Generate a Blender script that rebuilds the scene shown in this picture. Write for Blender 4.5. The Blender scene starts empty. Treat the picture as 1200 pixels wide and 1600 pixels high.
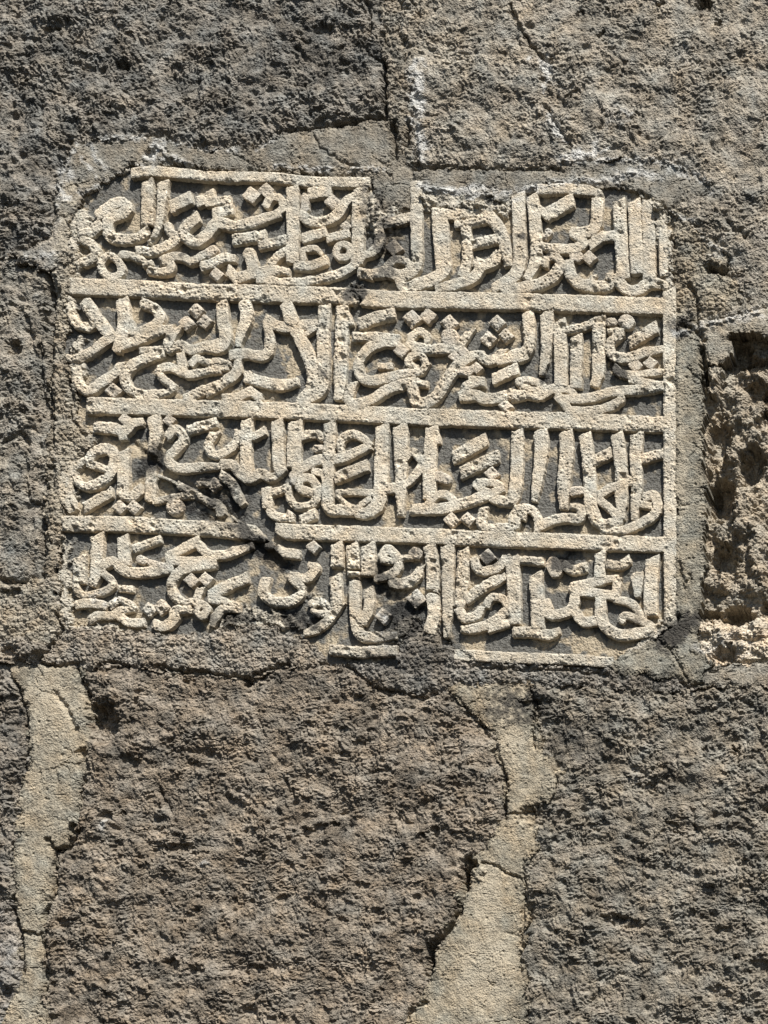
import bpy, math
import numpy as np
from mathutils import Vector

# ------------------------------------------------------------------ camera, sky, sun
S = bpy.context.scene
C = S.collection
MM = 0.001                       # one unit of the wall plan is one millimetre
CX, CZ = 600.0, 800.0            # plan point that lies at world x = 0, z = ZC
ZC = 2.70                        # height of the middle of the picture above the ground

CAM_D, CAM_R, CAM_B = 3.0, 1.05, 1.15   # distance from the wall, to the right, below the middle
cd = bpy.data.cameras.new("camera"); cam = bpy.data.objects.new("camera", cd); C.objects.link(cam)
cam.location = (CAM_R, -CAM_D, ZC - CAM_B)
cam.rotation_euler = (math.radians(90), 0, 0)
cd.sensor_width = 36; cd.lens = 36 * CAM_D / 1.6
cd.shift_x = -CAM_R / 1.6; cd.shift_y = CAM_B / 1.6
cd.clip_start = 0.05; cd.clip_end = 500
S.camera = cam

SUN = Vector((0.66, -1.0, 1.62)).normalized()      # towards the sun
world = bpy.data.worlds.new("World"); S.world = world; world.use_nodes = True
nt = world.node_tree; nt.nodes.clear()
sky = nt.nodes.new("ShaderNodeTexSky"); sky.sky_type = 'NISHITA'; sky.sun_disc = False
sky.sun_elevation = math.asin(SUN.z); sky.sun_rotation = math.atan2(SUN.x, SUN.y)
bg = nt.nodes.new("ShaderNodeBackground"); bg.inputs[1].default_value = 0.05
wo = nt.nodes.new("ShaderNodeOutputWorld")
nt.links.new(sky.outputs[0], bg.inputs[0]); nt.links.new(bg.outputs[0], wo.inputs[0])
sl = bpy.data.lights.new("sun", 'SUN'); sl.energy = 5.0; sl.angle = math.radians(0.5); sl.color = (1.0, 0.965, 0.905)
so = bpy.data.objects.new("sun", sl); C.objects.link(so)
so.location = (2, -4, 6); so.rotation_euler = (-SUN).to_track_quat('-Z', 'Y').to_euler()
S.view_settings.view_transform = 'Standard'; S.view_settings.look = 'None'
S.view_settings.gamma = 1; S.view_settings.exposure = 0.75
S.view_settings.use_curve_mapping = False
S.render.engine = 'CYCLES'; S.cycles.max_bounces = 6; S.cycles.diffuse_bounces = 4

# ------------------------------------------------------------------ noise on arrays
def _hash(i, j, seed):
    h = (i.astype(np.int64) * 374761393 + j.astype(np.int64) * 668265263 + seed * 1442695041) & 0xffffffff
    h = ((h ^ (h >> 13)) * 1274126177) & 0xffffffff
    h = ((h ^ (h >> 16)) * 2246822519) & 0xffffffff
    return ((h ^ (h >> 15)) & 0xffffff).astype(np.float32) / 16777216.0

def perlin(u, v, sc, seed, ax=1.0):
    x = u / (sc * ax); y = v / sc
    i = np.floor(x); j = np.floor(y); fx = (x - i).astype(np.float32); fy = (y - j).astype(np.float32)
    i = i.astype(np.int64); j = j.astype(np.int64)
    def g(di, dj):
        a = _hash(i + di, j + dj, seed) * 6.2831853
        return np.cos(a) * (fx - di) + np.sin(a) * (fy - dj)
    wx = fx * fx * fx * (fx * (fx * 6 - 15) + 10); wy = fy * fy * fy * (fy * (fy * 6 - 15) + 10)
    a = g(0, 0); b = g(1, 0); c = g(0, 1); d = g(1, 1)
    return 1.5 * ((a * (1 - wx) + b * wx) * (1 - wy) + (c * (1 - wx) + d * wx) * wy)

def fbm(u, v, sc, seed, n=4, ax=1.0, gain=0.5):
    t = 0; a = 1; 
    for k in range(n):
        t = t + a * perlin(u, v, sc, seed + 17 * k, ax); sc = sc / 2.03; a *= gain
    return t

def worley(u, v, sc, seed):
    x = u / sc; y = v / sc
    i = np.floor(x).astype(np.int64); j = np.floor(y).astype(np.int64)
    f1 = np.full(x.shape, 9.0, np.float32); f2 = f1.copy()
    for di in (-1, 0, 1):
        for dj in (-1, 0, 1):
            px = i + di + _hash(i + di, j + dj, seed); py = j + dj + _hash(i + di, j + dj, seed + 5)
            d = np.hypot(px - x, py - y).astype(np.float32)
            f2 = np.minimum(f2, np.maximum(f1, d)); f1 = np.minimum(f1, d)
    return f1, f2

def sstep(a, b, x):
    t = np.clip((x - a) / (b - a), 0, 1); return t * t * (3 - 2 * t)

def inside(poly, u, v):
    p = np.array(poly, np.float32); r = np.zeros(u.shape, bool)
    m = (u >= p[:, 0].min()) & (u <= p[:, 0].max()) & (v >= p[:, 1].min()) & (v <= p[:, 1].max())
    x = u[m]; y = v[m]; c = np.zeros(x.shape, bool)
    for k in range(len(p)):
        (x0, y0), (x1, y1) = p[k], p[k - 1]
        if y0 == y1: continue
        c ^= ((y0 > y) != (y1 > y)) & (x < (x1 - x0) * (y - y0) / (y1 - y0) + x0)
    r[m] = c
    return r

def linedist(pts, u, v, pad=40):
    """distance to a polyline, 1e3 where far away"""
    p = np.array(pts, np.float32); d = np.full(u.shape, 1e3, np.float32)
    m = (u >= p[:, 0].min() - pad) & (u <= p[:, 0].max() + pad) & (v >= p[:, 1].min() - pad) & (v <= p[:, 1].max() + pad)
    x = u[m]; y = v[m]; b = np.full(x.shape, 1e3, np.float32)
    for k in range(len(p) - 1):
        ax, ay = p[k]; dx, dy = p[k + 1] - p[k]; L = max(dx * dx + dy * dy, 1e-6)
        t = np.clip(((x - ax) * dx + (y - ay) * dy) / L, 0, 1)
        b = np.minimum(b, np.hypot(x - ax - t * dx, y - ay - t * dy))
    d[m] = b
    return d

# ------------------------------------------------------------------ the marks on the stone (colour only)
# blotches: (u, v, radius u, radius v, angle, strength)
DARK = [(470, 90, 110, 80, 0, .55), (60, 240, 60, 90, 0, .35), (560, 150, 50, 60, 0, .4), (605, 380, 26, 75, 0, .75),
        (552, 458, 24, 16, 0, 1.0), (232, 715, 26, 30, .6, .9), (300, 790, 70, 34, .5, .62), (345, 770, 60, 50, .6, .72),
        (405, 852, 60, 17, .72, 1.25), (375, 965, 62, 15, -.1, .85), (460, 965, 60, 20, .4, .85), (600, 905, 40, 40, 0, .7),
        (628, 970, 40, 50, .3, .85), (590, 1040, 70, 40, 0, .55), (655, 1030, 60, 45, 0, .6), (880, 880, 20, 17, 0, 1.2),
        (762, 872, 18, 13, 0, 1.2), (648, 860, 16, 12, 0, .9), (1060, 985, 50, 24, -.7, 1.0), (1060, 510, 24, 20, 0, .8),
        (1110, 330, 60, 50, 0, .45), (1150, 250, 70, 70, 0, .3), (820, 1100, 90, 40, 0, .7), (905, 1150, 70, 60, 0, .6),
        (870, 1270, 45, 40, 0, .45), (215, 1180, 60, 50, 0, .45), (30, 1160, 30, 80, 0, .5), (500, 1120, 90, 50, 0, .3),
        (330, 1260, 80, 40, 0, .25), (950, 1330, 60, 50, 0, .3), (850, 1540, 50, 70, 0, .35), (1000, 1060, 90, 20, 0, .5),
        (580, 320, 22, 45, 0, .6), (965, 575, 16, 10, .6, 1.1), (845, 585, 12, 14, 0, .9), (440, 250, 60, 14, 0, .3),
        (1075, 700, 16, 130, 0, .28), (20, 700, 60, 120, 0, .3), (180, 960, 40, 20, 0, .2), (700, 262, 60, 20, 0, .35),
        (495, 965, 14, 10, 0, 1.0), (505, 585, 8, 8, 0, .8), (285, 395, 8, 6, 0, .6), (1010, 630, 40, 16, 0, .3),
        (495, 430, 30, 8, .2, .5), (815, 375, 8, 12, 0, .8), (895, 270, 60, 14, 0, .3), (955, 980, 90, 10, -.2, .5)]
WHITE = [(652, 150, 12, 60, .1, .8), (660, 230, 14, 30, 0, .7), (855, 105, 12, 30, -.2, .75), (868, 195, 8, 30, -.5, .9),
         (905, 240, 36, 14, -.2, .8), (965, 185, 26, 16, -.5, .4), (720, 300, 70, 13, .1, .8), (800, 315, 40, 12, 0, .6),
         (1000, 268, 50, 14, .1, .6), (1060, 265, 45, 10, .3, .5), (100, 275, 14, 30, .3, .6), (240, 237, 16, 12, 0, .9),
         (140, 262, 40, 6, .8, .5), (150, 330, 40, 30, 0, .3), (100, 395, 50, 16, 0, .3), (100, 930, 18, 60, 0, .4),
         (165, 935, 45, 15, 0, .5), (1165, 500, 60, 12, -.2, .5), (1120, 400, 18, 10, 0, .5), (610, 985, 30, 10, 0, .4),
         (600, 965, 16, 9, 0, .6), (320, 1350, 12, 5, .2, .5), (165, 1285, 12, 14, 0, .5), (590, 1010, 40, 8, 0, .4),
         (1010, 330, 40, 26, 0, .3), (850, 290, 40, 8, 0, .5), (895, 255, 6, 20, 0, .5), (1130, 1010, 60, 26, 0, .5)]
OCHRE = [(790, 1130, 30, 75, 0, 1.0), (765, 1400, 26, 60, .12, 1.1), (760, 1520, 48, 70, .12, 1.2), (75, 1090, 45, 60, 0, .9), (75, 1250, 35, 90, 0, .35),
         (860, 1210, 30, 16, 0, .5), (1140, 820, 60, 300, 0, .6), (710, 90, 60, 90, 0, .4), (760, 200, 70, 60, 0, .4),
         (480, 1180, 120, 90, 0, .3), (900, 1000, 60, 16, 0, .8), (455, 555, 22, 40, 0, .8), (135, 890, 26, 45, 0, .5),
         (1110, 800, 24, 22, 0, 1.0), (1010, 790, 30, 30, 0, .4), (700, 700, 40, 30, 0, .3), (1100, 970, 40, 30, 0, .7),
         (1115, 690, 60, 60, 0, .6), (1062, 700, 13, 190, 0, .9), (108, 380, 24, 60, 0, 1.0), (110, 300, 30, 30, 0, .7), (100, 480, 18, 60, 0, .7), (118, 700, 30, 40, 0, .9), (98, 780, 22, 50, 0, .7), (80, 930, 30, 40, 0, .5), (100, 960, 30, 30, 0, .6), (300, 1015, 120, 22, 0, .3), (1060, 350, 30, 40, 0, .6), (385, 320, 26, 18, 0, .5), (745, 360, 12, 60, 0, .4)]

def blot(lst, u, v, seed):
    wu = u + 9 * fbm(u, v, 26, seed, 3); wv = v + 9 * fbm(u, v, 26, seed + 3, 3)
    t = np.zeros(u.shape, np.float32)
    for (a, b, ra, rb, an, s) in lst:
        R = max(ra, rb) * 1.9
        m = (np.abs(u - a) < R + 20) & (np.abs(v - b) < R + 20)
        if not m.any(): continue
        x = wu[m] - a; y = wv[m] - b; c, s_ = math.cos(an), math.sin(an)
        q = ((x * c + y * s_) / ra) ** 2 + ((-x * s_ + y * c) / rb) ** 2
        t[m] = np.maximum(t[m], s * np.exp(-(q ** 1.4) * 0.9))
    n = 0.5 + 0.9 * fbm(u, v, 14, seed + 9, 4, gain=.7)
    return sstep(.22, .8, t + .42 * (n - .5)) * np.clip(t * 1.25 + .1, 0, 1)

LIME_LINES = [([(648, 92), (640, 110), (655, 140), (652, 190), (660, 258)], 5), ([(826, 90), (850, 95), (858, 115), (850, 130), (852, 170), (864, 200), (892, 222)], 4),
              ([(655, 288), (700, 300), (740, 290), (790, 300), (840, 292), (870, 286), (960, 280), (990, 272)], 6),
              ([(140, 225), (150, 250), (165, 262)], 3), ([(95, 262), (92, 290), (100, 310), (130, 300), (175, 280)], 5), ([(240, 235), (256, 250), (300, 262)], 4),
              ([(885, 240), (915, 236), (925, 244), (950, 230)], 3), ([(1020, 250), (1075, 262), (1100, 282), (1110, 300)], 4),
              ([(1055, 520), (1130, 500), (1200, 480)], 6), ([(950, 190), (975, 172), (985, 180)], 3), ([(860, 640), (1040, 650)], 0.1)]
FIELDS = {}
def marks(u, v):
    """masks of black crust, white lime and ochre dust, and slow tone"""
    d = blot(DARK, u, v, 301); w = blot(WHITE, u, v, 401); o = blot(OCHRE, u, v, 501)
    wu = u + 4 * fbm(u, v, 9, 61, 3); wv = v + 4 * fbm(u, v, 9, 67, 3)
    for pts, wd, dp in RIDGES:
        q = linedist(pts, wu, wv); w = np.maximum(w, .75 * sstep(-.3, .3, fbm(u, v, 15, 73, 3, gain=.7)) * np.exp(-(q / (wd + 1)) ** 2))
    for pts, wd in LIME_LINES:
        q = linedist(pts, wu, wv); br = sstep(-.35, .25, fbm(u, v, 18, 71, 3))
        w = np.maximum(w, .95 * br * np.exp(-(q / wd) ** 2))
    return d, w, o

def paint(u, v, base, seed, var=0.22, dust=0.3, dcol=(.040, .037, .033), dk=1.0, near=None, patch_=0.0):
    """colour that belongs to the stone: mottled base, black crust, lime, ochre"""
    base = np.array(base, np.float32)
    n1 = fbm(u, v, 60, seed, 4, gain=.6); n2 = fbm(u, v, 9, seed + 40, 3, gain=.7); n3 = fbm(u, v, 3.2, seed + 44, 2, gain=.8)
    k = np.clip(1 + var * n1 + var * 1.2 * n2 + var * 1.2 * n3, .3, 2.2)
    col = base[None, :] * k[:, None]
    hue = fbm(u, v, 35, seed + 80, 3)[:, None]
    col = col * (1 + hue * np.array([.075, .0, -.085], np.float32))
    if patch_:
        pz = fbm(u, v, 30, seed + 91, 4, gain=.75, ax=1.3); pale = (patch_ * sstep(.12, .75, pz))[:, None]; dk2 = (patch_ * sstep(.15, .8, -pz))[:, None]
        col = col * (1 - pale) + pale * (col * .5 + np.array([.29, .25, .205], np.float32) * .6); col = col * (1 - .55 * dk2)
    if near is not None:
        q = (near * sstep(-.25, .35, fbm(u, v, 13, seed + 95, 3, gain=.7)))[:, None]; col = col * (1 - q) + q * np.array([.31, .275, .215], np.float32)
    d, w, o = marks(u, v)
    oc = np.array([.43, .375, .285], np.float32); o = (o * dust * 1.6)[:, None]
    col = col * (1 - o) + o * (col * .35 + oc * .65)
    dd = np.clip(d * dk, 0, .93)[:, None]; col = col * (1 - dd) + dd * np.array(dcol, np.float32)
    ww = (w * .6)[:, None]; col = col * (1 - ww) + ww * np.array([.60, .60, .58], np.float32)
    return np.clip(col, .012, .85)

# ------------------------------------------------------------------ materials
def material(name, grain, bump, rough=0.92, speck=0.0, spec=0.25):
    m = bpy.data.materials.new(name); m.use_nodes = True; t = m.node_tree; N = t.nodes; Lk = t.links
    b = N['Principled BSDF']; b.inputs['Roughness'].default_value = rough
    b.inputs['Specular IOR Level'].default_value = spec
    at = N.new('ShaderNodeAttribute'); at.attribute_name = 'stone_colour'
    tc = N.new('ShaderNodeTexCoord')
    n1 = N.new('ShaderNodeTexNoise'); n1.inputs['Scale'].default_value = grain; n1.inputs['Detail'].default_value = 5; n1.inputs['Roughness'].default_value = .7
    n2 = N.new('ShaderNodeTexVoronoi'); n2.inputs['Scale'].default_value = grain * 1.3
    Lk.new(tc.outputs['Object'], n1.inputs['Vector']); Lk.new(tc.outputs['Object'], n2.inputs['Vector'])
    r = N.new('ShaderNodeMapRange'); r.inputs['From Min'].default_value = .3; r.inputs['From Max'].default_value = .7
    r.inputs['To Min'].default_value = .74; r.inputs['To Max'].default_value = 1.28
    Lk.new(n1.outputs['Fac'], r.inputs['Value'])
    mx = N.new('ShaderNodeVectorMath'); mx.operation = 'SCALE'
    Lk.new(at.outputs['Color'], mx.inputs[0]); Lk.new(r.outputs['Result'], mx.inputs['Scale'])
    out = mx.outputs[0]
    if speck:
        ns = N.new('ShaderNodeTexNoise'); ns.inputs['Scale'].default_value = grain * .8; ns.inputs['Detail'].default_value = 3
        Lk.new(tc.outputs['Object'], ns.inputs['Vector'])
        rs = N.new('ShaderNodeMapRange'); rs.inputs['From Min'].default_value = .6; rs.inputs['From Max'].default_value = .68
        rs.inputs['To Min'].default_value = 1; rs.inputs['To Max'].default_value = 1 - speck
        Lk.new(ns.outputs['Fac'], rs.inputs['Value'])
        m2 = N.new('ShaderNodeVectorMath'); m2.operation = 'SCALE'; Lk.new(out, m2.inputs[0]); Lk.new(rs.outputs['Result'], m2.inputs['Scale']); out = m2.outputs[0]
    Lk.new(out, b.inputs['Base Color'])
    ad = N.new('ShaderNodeMath'); ad.operation = 'ADD'; Lk.new(n1.outputs['Fac'], ad.inputs[0]); Lk.new(n2.outputs['Distance'], ad.inputs[1])
    bp = N.new('ShaderNodeBump'); bp.inputs['Strength'].default_value = 1.0; bp.inputs['Distance'].default_value = bump
    Lk.new(ad.outputs[0], bp.inputs['Height']); Lk.new(bp.outputs['Normal'], b.inputs['Normal'])
    return m
M_BASALT = material('rough_basalt', 300, .0017, .88)
M_MORTAR = material('old_mortar', 330, .0010, .95, .3)
M_RUBBLE = material('crumbling_rubble', 240, .0022, .95, .2)
M_CARVED = material('pale_carved_stone', 420, .0009, .9, .45)
M_GROUND = material('dressed_stone_ground', 260, .0013, .9, .3)

def wpos(u, v, h):
    return np.stack([(u - CX) * MM, -h * MM, ZC - (v - CZ) * MM], -1).astype(np.float32)

def make_mesh(name, co, quads, col, mat, parent):
    me = bpy.data.meshes.new(name)
    me.vertices.add(len(co)); me.vertices.foreach_set('co', co.ravel())
    nq = len(quads)
    me.loops.add(nq * 4); me.loops.foreach_set('vertex_index', quads.astype(np.int32).ravel())
    me.polygons.add(nq); me.polygons.foreach_set('loop_start', np.arange(0, nq * 4, 4, dtype=np.int32))
    me.polygons.foreach_set('loop_total', np.full(nq, 4, np.int32))
    me.update(calc_edges=True)
    a = me.attributes.new('stone_colour', 'FLOAT_COLOR', 'POINT')
    rgba = np.ones((len(co), 4), np.float32); rgba[:, :3] = col; a.data.foreach_set('color', rgba.ravel())
    me.materials.append(mat); me.shade_flat()
    o = bpy.data.objects.new(name, me); C.objects.link(o); o.parent = parent
    return o

def patch(name, cells, U, V, H, col_fn, mat, parent, back, out=None, shrink=0.0):
    """a solid piece: the front faces of its cells plus flanks that run back into the wall.
    cells: bool (nv-1, nu-1); U, V, H: vertex arrays; out: outward shift (du, dv) of the flank foot"""
    jj, ii = np.nonzero(cells)
    if len(jj) == 0: return None
    nu = U.shape[1]
    a = jj * nu + ii; q = np.stack([a + nu, a + nu + 1, a + 1, a], -1)     # seen from the front counter-clockwise
    used, inv = np.unique(q, return_inverse=True); q = inv.reshape(-1, 4)
    e = np.concatenate([q[:, [0, 1]], q[:, [1, 2]], q[:, [2, 3]], q[:, [3, 0]]])
    key = np.minimum(e[:, 0], e[:, 1]).astype(np.int64) * len(used) + np.maximum(e[:, 0], e[:, 1])
    _, first, cnt = np.unique(key, return_index=True, return_counts=True)
    be = e[first[cnt == 1]]
    bv = np.unique(be); m = {}; idx = np.zeros(len(used), np.int64); idx[bv] = np.arange(len(bv)) + len(used)
    u = U.ravel()[used]; v = V.ravel()[used]; h = H.ravel()[used]
    bu = u[bv].copy(); bvv = v[bv].copy()
    if out is not None:
        bu += out[0].ravel()[used][bv]; bvv += out[1].ravel()[used][bv]
    bh = back.ravel()[used][bv] if isinstance(back, np.ndarray) else np.full(len(bv), back, np.float32)
    sk = np.stack([be[:, 1], be[:, 0], idx[be[:, 0]], idx[be[:, 1]]], -1)
    uu = np.concatenate([u, bu]); vv = np.concatenate([v, bvv]); hh = np.concatenate([h, bh])
    return make_mesh(name, wpos(uu, vv, hh), np.concatenate([q, sk]), col_fn(uu, vv), mat, parent)

def empty(name, loc, label, cat):
    o = bpy.data.objects.new(name, None); C.objects.link(o); o.location = loc; o['label'] = label; o['category'] = cat
    return o

# ------------------------------------------------------------------ plan of the wall
STONE, MORTAR, PEBBLY, RUBBLE = 'stone', 'mortar', 'pebbly', 'rubble'
PLAN = [  # name, kind, base height, label, colour, polygon
 ('stone', STONE, 0, 'dark basalt block above the left half of the inscription', (.166, .154, .132), [(-400,-400),(594,-400),(596,60),(590,80),(598,100),(598,185),(560,195),(520,197),(450,205),(430,215),(400,232),(330,235),(240,212),(190,215),(120,225),(95,260),(85,300),(80,330),(75,370),(40,385),(0,398),(-400,400)]),
 ('stone', STONE, 1, 'brownish cracked basalt block above the right half of the inscription', (.248, .222, .18), [(600,-400),(1600,-400),(1600,480),(1200,478),(1160,490),(1130,470),(1110,430),(1060,380),(1040,330),(1110,300),(1100,280),(1075,262),(1020,250),(980,252),(880,262),(700,258),(660,262),(640,250),(630,100),(615,0)]),
 ('mortar', PEBBLY, -3, 'rough joint between the two upper blocks', (0.206, 0.182, 0.144), [(592,-400),(622,-400),(622,60),(634,110),(640,180),(652,262),(600,262),(598,185),(598,60)]),
 ('mortar', MORTAR, -2, 'grey smeared mortar over the upper left edge of the panel', (0.206, 0.186, 0.151), [(95,255),(120,222),(190,212),(240,210),(330,233),(400,230),(430,213),(520,195),(600,183),(640,262),(660,300),(650,318),(620,330),(590,325),(578,290),(480,268),(330,262),(210,256),(170,275),(140,295),(122,320),(112,345),(85,345),(88,290)]),
 ('mortar', MORTAR, 2, 'pale mortar tongue left of the panel', (.27, .245, .205), [(12,402),(30,396),(60,388),(85,370),(92,345),(112,340),(112,370),(122,395),(120,440),(105,430),(75,425),(35,412)]),
 ('stone', STONE, -2, 'weathered grey block left of the inscription', (.205, .187, .155), [(-400,402),(20,402),(35,414),(75,425),(82,450),(80,560),(75,700),(68,800),(70,900),(30,905),(-400,905)]),
 ('mortar', PEBBLY, 0, 'pebbly mortar strip down the left edge of the panel', (0.258, 0.227, 0.177), [(78,420),(120,400),(120,440),(105,470),(100,540),(103,570),(112,590),(115,630),(125,660),(150,690),(120,720),(95,760),(95,840),(88,900),(95,960),(110,985),(70,1010),(40,990),(10,1000),(-400,1000),(-400,905),(30,905),(66,905),(68,800),(74,700)]),
 ('slab', 'slab', -9.8, None, (.2, .2, .2), [(105,375),(112,345),(122,320),(140,295),(170,275),(210,256),(580,275),(590,325),(650,318),(665,295),(700,305),(780,312),(850,290),(960,290),(1010,308),(1052,330),(1052,400),(1052,975),(1020,1000),(960,1030),(950,1042),(710,1028),(690,1005),(650,965),(625,1000),(620,1035),(510,1035),(490,1010),(440,985),(400,972),(330,990),(240,992),(130,985),(110,985),(92,955),(88,900),(95,840),(95,760),(115,725),(150,690),(125,660),(112,590),(100,545),(105,470),(118,440),(120,400)]),
 ('mortar', MORTAR, -3, 'smooth grey mortar with lime streaks above the right half of the panel', (0.212, 0.195, 0.162), [(645,262),(700,258),(880,262),(920,250),(980,250),(1020,250),(1075,262),(1105,285),(1110,300),(1060,315),(1040,325),(1010,305),(960,285),(850,287),(780,312),(700,305),(660,300)]),
 ('mortar', PEBBLY, -1, 'lumpy patch of mortar at the upper right corner of the panel', (0.242, 0.212, 0.162), [(1040,325),(1070,330),(1100,370),(1140,400),(1135,415),(1110,420),(1150,440),(1165,470),(1130,490),(1090,500),(1052,502),(1052,330)]),
 ('mortar', MORTAR, 1, 'worn mortar ledge above the broken-out hole', (0.278, 0.246, 0.194), [(1090,502),(1130,490),(1165,472),(1200,478),(1600,480),(1600,522),(1200,520),(1140,520),(1142,545),(1125,572),(1100,560)]),
 ('mortar', MORTAR, 0, 'smooth grey band of render down the right edge of the panel', (0.221, 0.202, 0.160), [(1052,500),(1092,502),(1098,560),(1100,700),(1100,900),(1088,960),(1090,1000),(1110,1040),(1100,1070),(1050,1060),(960,1050),(950,1040),(1020,1000),(1052,975)]),
 ('rubble_core', RUBBLE, -27, 'reddish brown crumbling rubble inside the broken-out hole', (.275, .235, .18), [(1095,575),(1125,570),(1142,545),(1142,522),(1600,520),(1600,970),(1200,970),(1090,965),(1100,900),(1100,700)]),
 ('mortar', RUBBLE, -12, 'pale lumps of mortar below the hole', (.44, .37, .28), [(1090,965),(1200,962),(1600,965),(1600,1035),(1200,1035),(1140,1040),(1112,1045),(1092,1000)]),
 ('mortar', MORTAR, -1, 'grey mortar joint at the right edge below the hole', (0.247, 0.222, 0.180), [(1100,1045),(1140,1038),(1600,1035),(1600,1070),(1200,1075),(1130,1070),(1100,1072)]),
 ('mortar', PEBBLY, 1, 'gritty lens of mortar under the left half of the panel', (0.242, 0.212, 0.171), [(70,1010),(100,988),(130,980),(240,990),(330,990),(400,972),(440,985),(490,1010),(505,1035),(540,1040),(520,1040),(450,1040),(430,1048),(400,1058),(350,1058),(300,1055),(240,1048),(200,1040),(140,1040),(120,1040),(75,1030),(-400,1035),(-400,1000),(10,1000),(40,995)]),
 ('mortar', PEBBLY, -1, 'blackened rough mortar under the right half of the panel', (0.185, 0.169, 0.144), [(505,1035),(620,1035),(625,1000),(650,965),(690,985),(700,1010),(720,1028),(950,1042),(960,1050),(1050,1060),(1100,1072),(1050,1080),(960,1075),(870,1070),(730,1070),(700,1080),(660,1090),(620,1080),(580,1075),(545,1045)]),
 ('stone', STONE, -1, 'dark block at the left edge below the panel', (.172, .153, .126), [(-400,1036),(10,1035),(25,1060),(40,1100),(42,1180),(30,1250),(20,1350),(20,1400),(0,1410),(-400,1410)]),
 ('stone', STONE, 0, 'block in the lower left corner', (.21, .19, .165), [(-400,1412),(20,1408),(30,1470),(32,1530),(20,1570),(0,1600),(-20,2000),(-400,2000)]),
 ('mortar', MORTAR, -1, 'pale mortar joint running down the left side below the panel', (0.278, 0.243, 0.184), [(20,1040),(120,1040),(122,1060),(138,1100),(135,1180),(128,1220),(125,1280),(100,1325),(85,1330),(82,1390),(75,1410),(68,1450),(72,1520),(68,1570),(80,1600),(90,2000),(-20,2000),(10,1580),(32,1530),(30,1470),(20,1408),(20,1350),(30,1250),(42,1180),(40,1100),(25,1060)]),
 ('stone', STONE, 2, 'large brown basalt block under the left half of the inscription', (.186, .156, .120), [(122,1060),(140,1045),(200,1042),(300,1055),(400,1060),(450,1040),(520,1040),(560,1055),(620,1082),(700,1080),(735,1110),(770,1150),(785,1200),(790,1270),(760,1320),(750,1335),(725,1350),(715,1400),(690,1470),(670,1500),(670,1530),(640,1590),(620,1620),(620,2000),(90,2000),(80,1600),(68,1570),(72,1520),(68,1450),(75,1410),(82,1390),(85,1330),(100,1325),(125,1280),(128,1220),(135,1180),(138,1100)]),
 ('mortar', MORTAR, -1, 'tan mortar joint running down between the two lower blocks', (0.278, 0.239, 0.176), [(720,1070),(830,1072),(835,1110),(850,1170),(880,1210),(860,1240),(830,1260),(840,1320),(820,1350),(825,1440),(815,1500),(830,1600),(840,2000),(620,2000),(620,1620),(640,1590),(670,1530),(670,1500),(690,1470),(715,1400),(725,1350),(750,1335),(790,1270),(785,1200),(770,1150),(735,1110),(700,1080)]),
 ('stone', STONE, 1, 'large grey-brown basalt block at the lower right', (.188, .167, .133), [(830,1072),(870,1070),(960,1075),(1050,1080),(1100,1072),(1200,1075),(1600,1070),(1600,2000),(840,2000),(830,1600),(815,1500),(825,1440),(820,1350),(840,1320),(830,1260),(860,1240),(880,1210),(850,1170),(835,1110)]),
]
RIDGES = [([(88,320),(90,290),(95,262),(120,226),(160,216),(190,214),(240,213)],3,3), ([(120,345),(135,305),(170,280),(205,262),(240,258)],3.5,3.5), ([(240,213),(330,234),(400,231),(430,214)],2.5,2),
 ([(880,252),(960,247),(1020,250),(1075,262),(1105,285),(1112,300)],3,3), ([(655,290),(700,300),(760,302),(800,298),(850,284),(960,276),(985,268),(1000,262)],4,4), ([(85,398),(50,404),(20,403)],4,3), ([(145,228),(150,248),(162,262)],2.5,2),
 ([(1055,522),(1090,512),(1120,505),(1160,492),(1200,482)],4,3.5), ([(600,266),(560,262),(500,262),(430,258)],3,2), ([(240,222),(262,240),(300,262)],4,4), ([(1040,330),(1080,345),(1100,372),(1138,400)],3,3), ([(640,110),(655,150),(650,200),(660,255)],5,3)]
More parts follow.
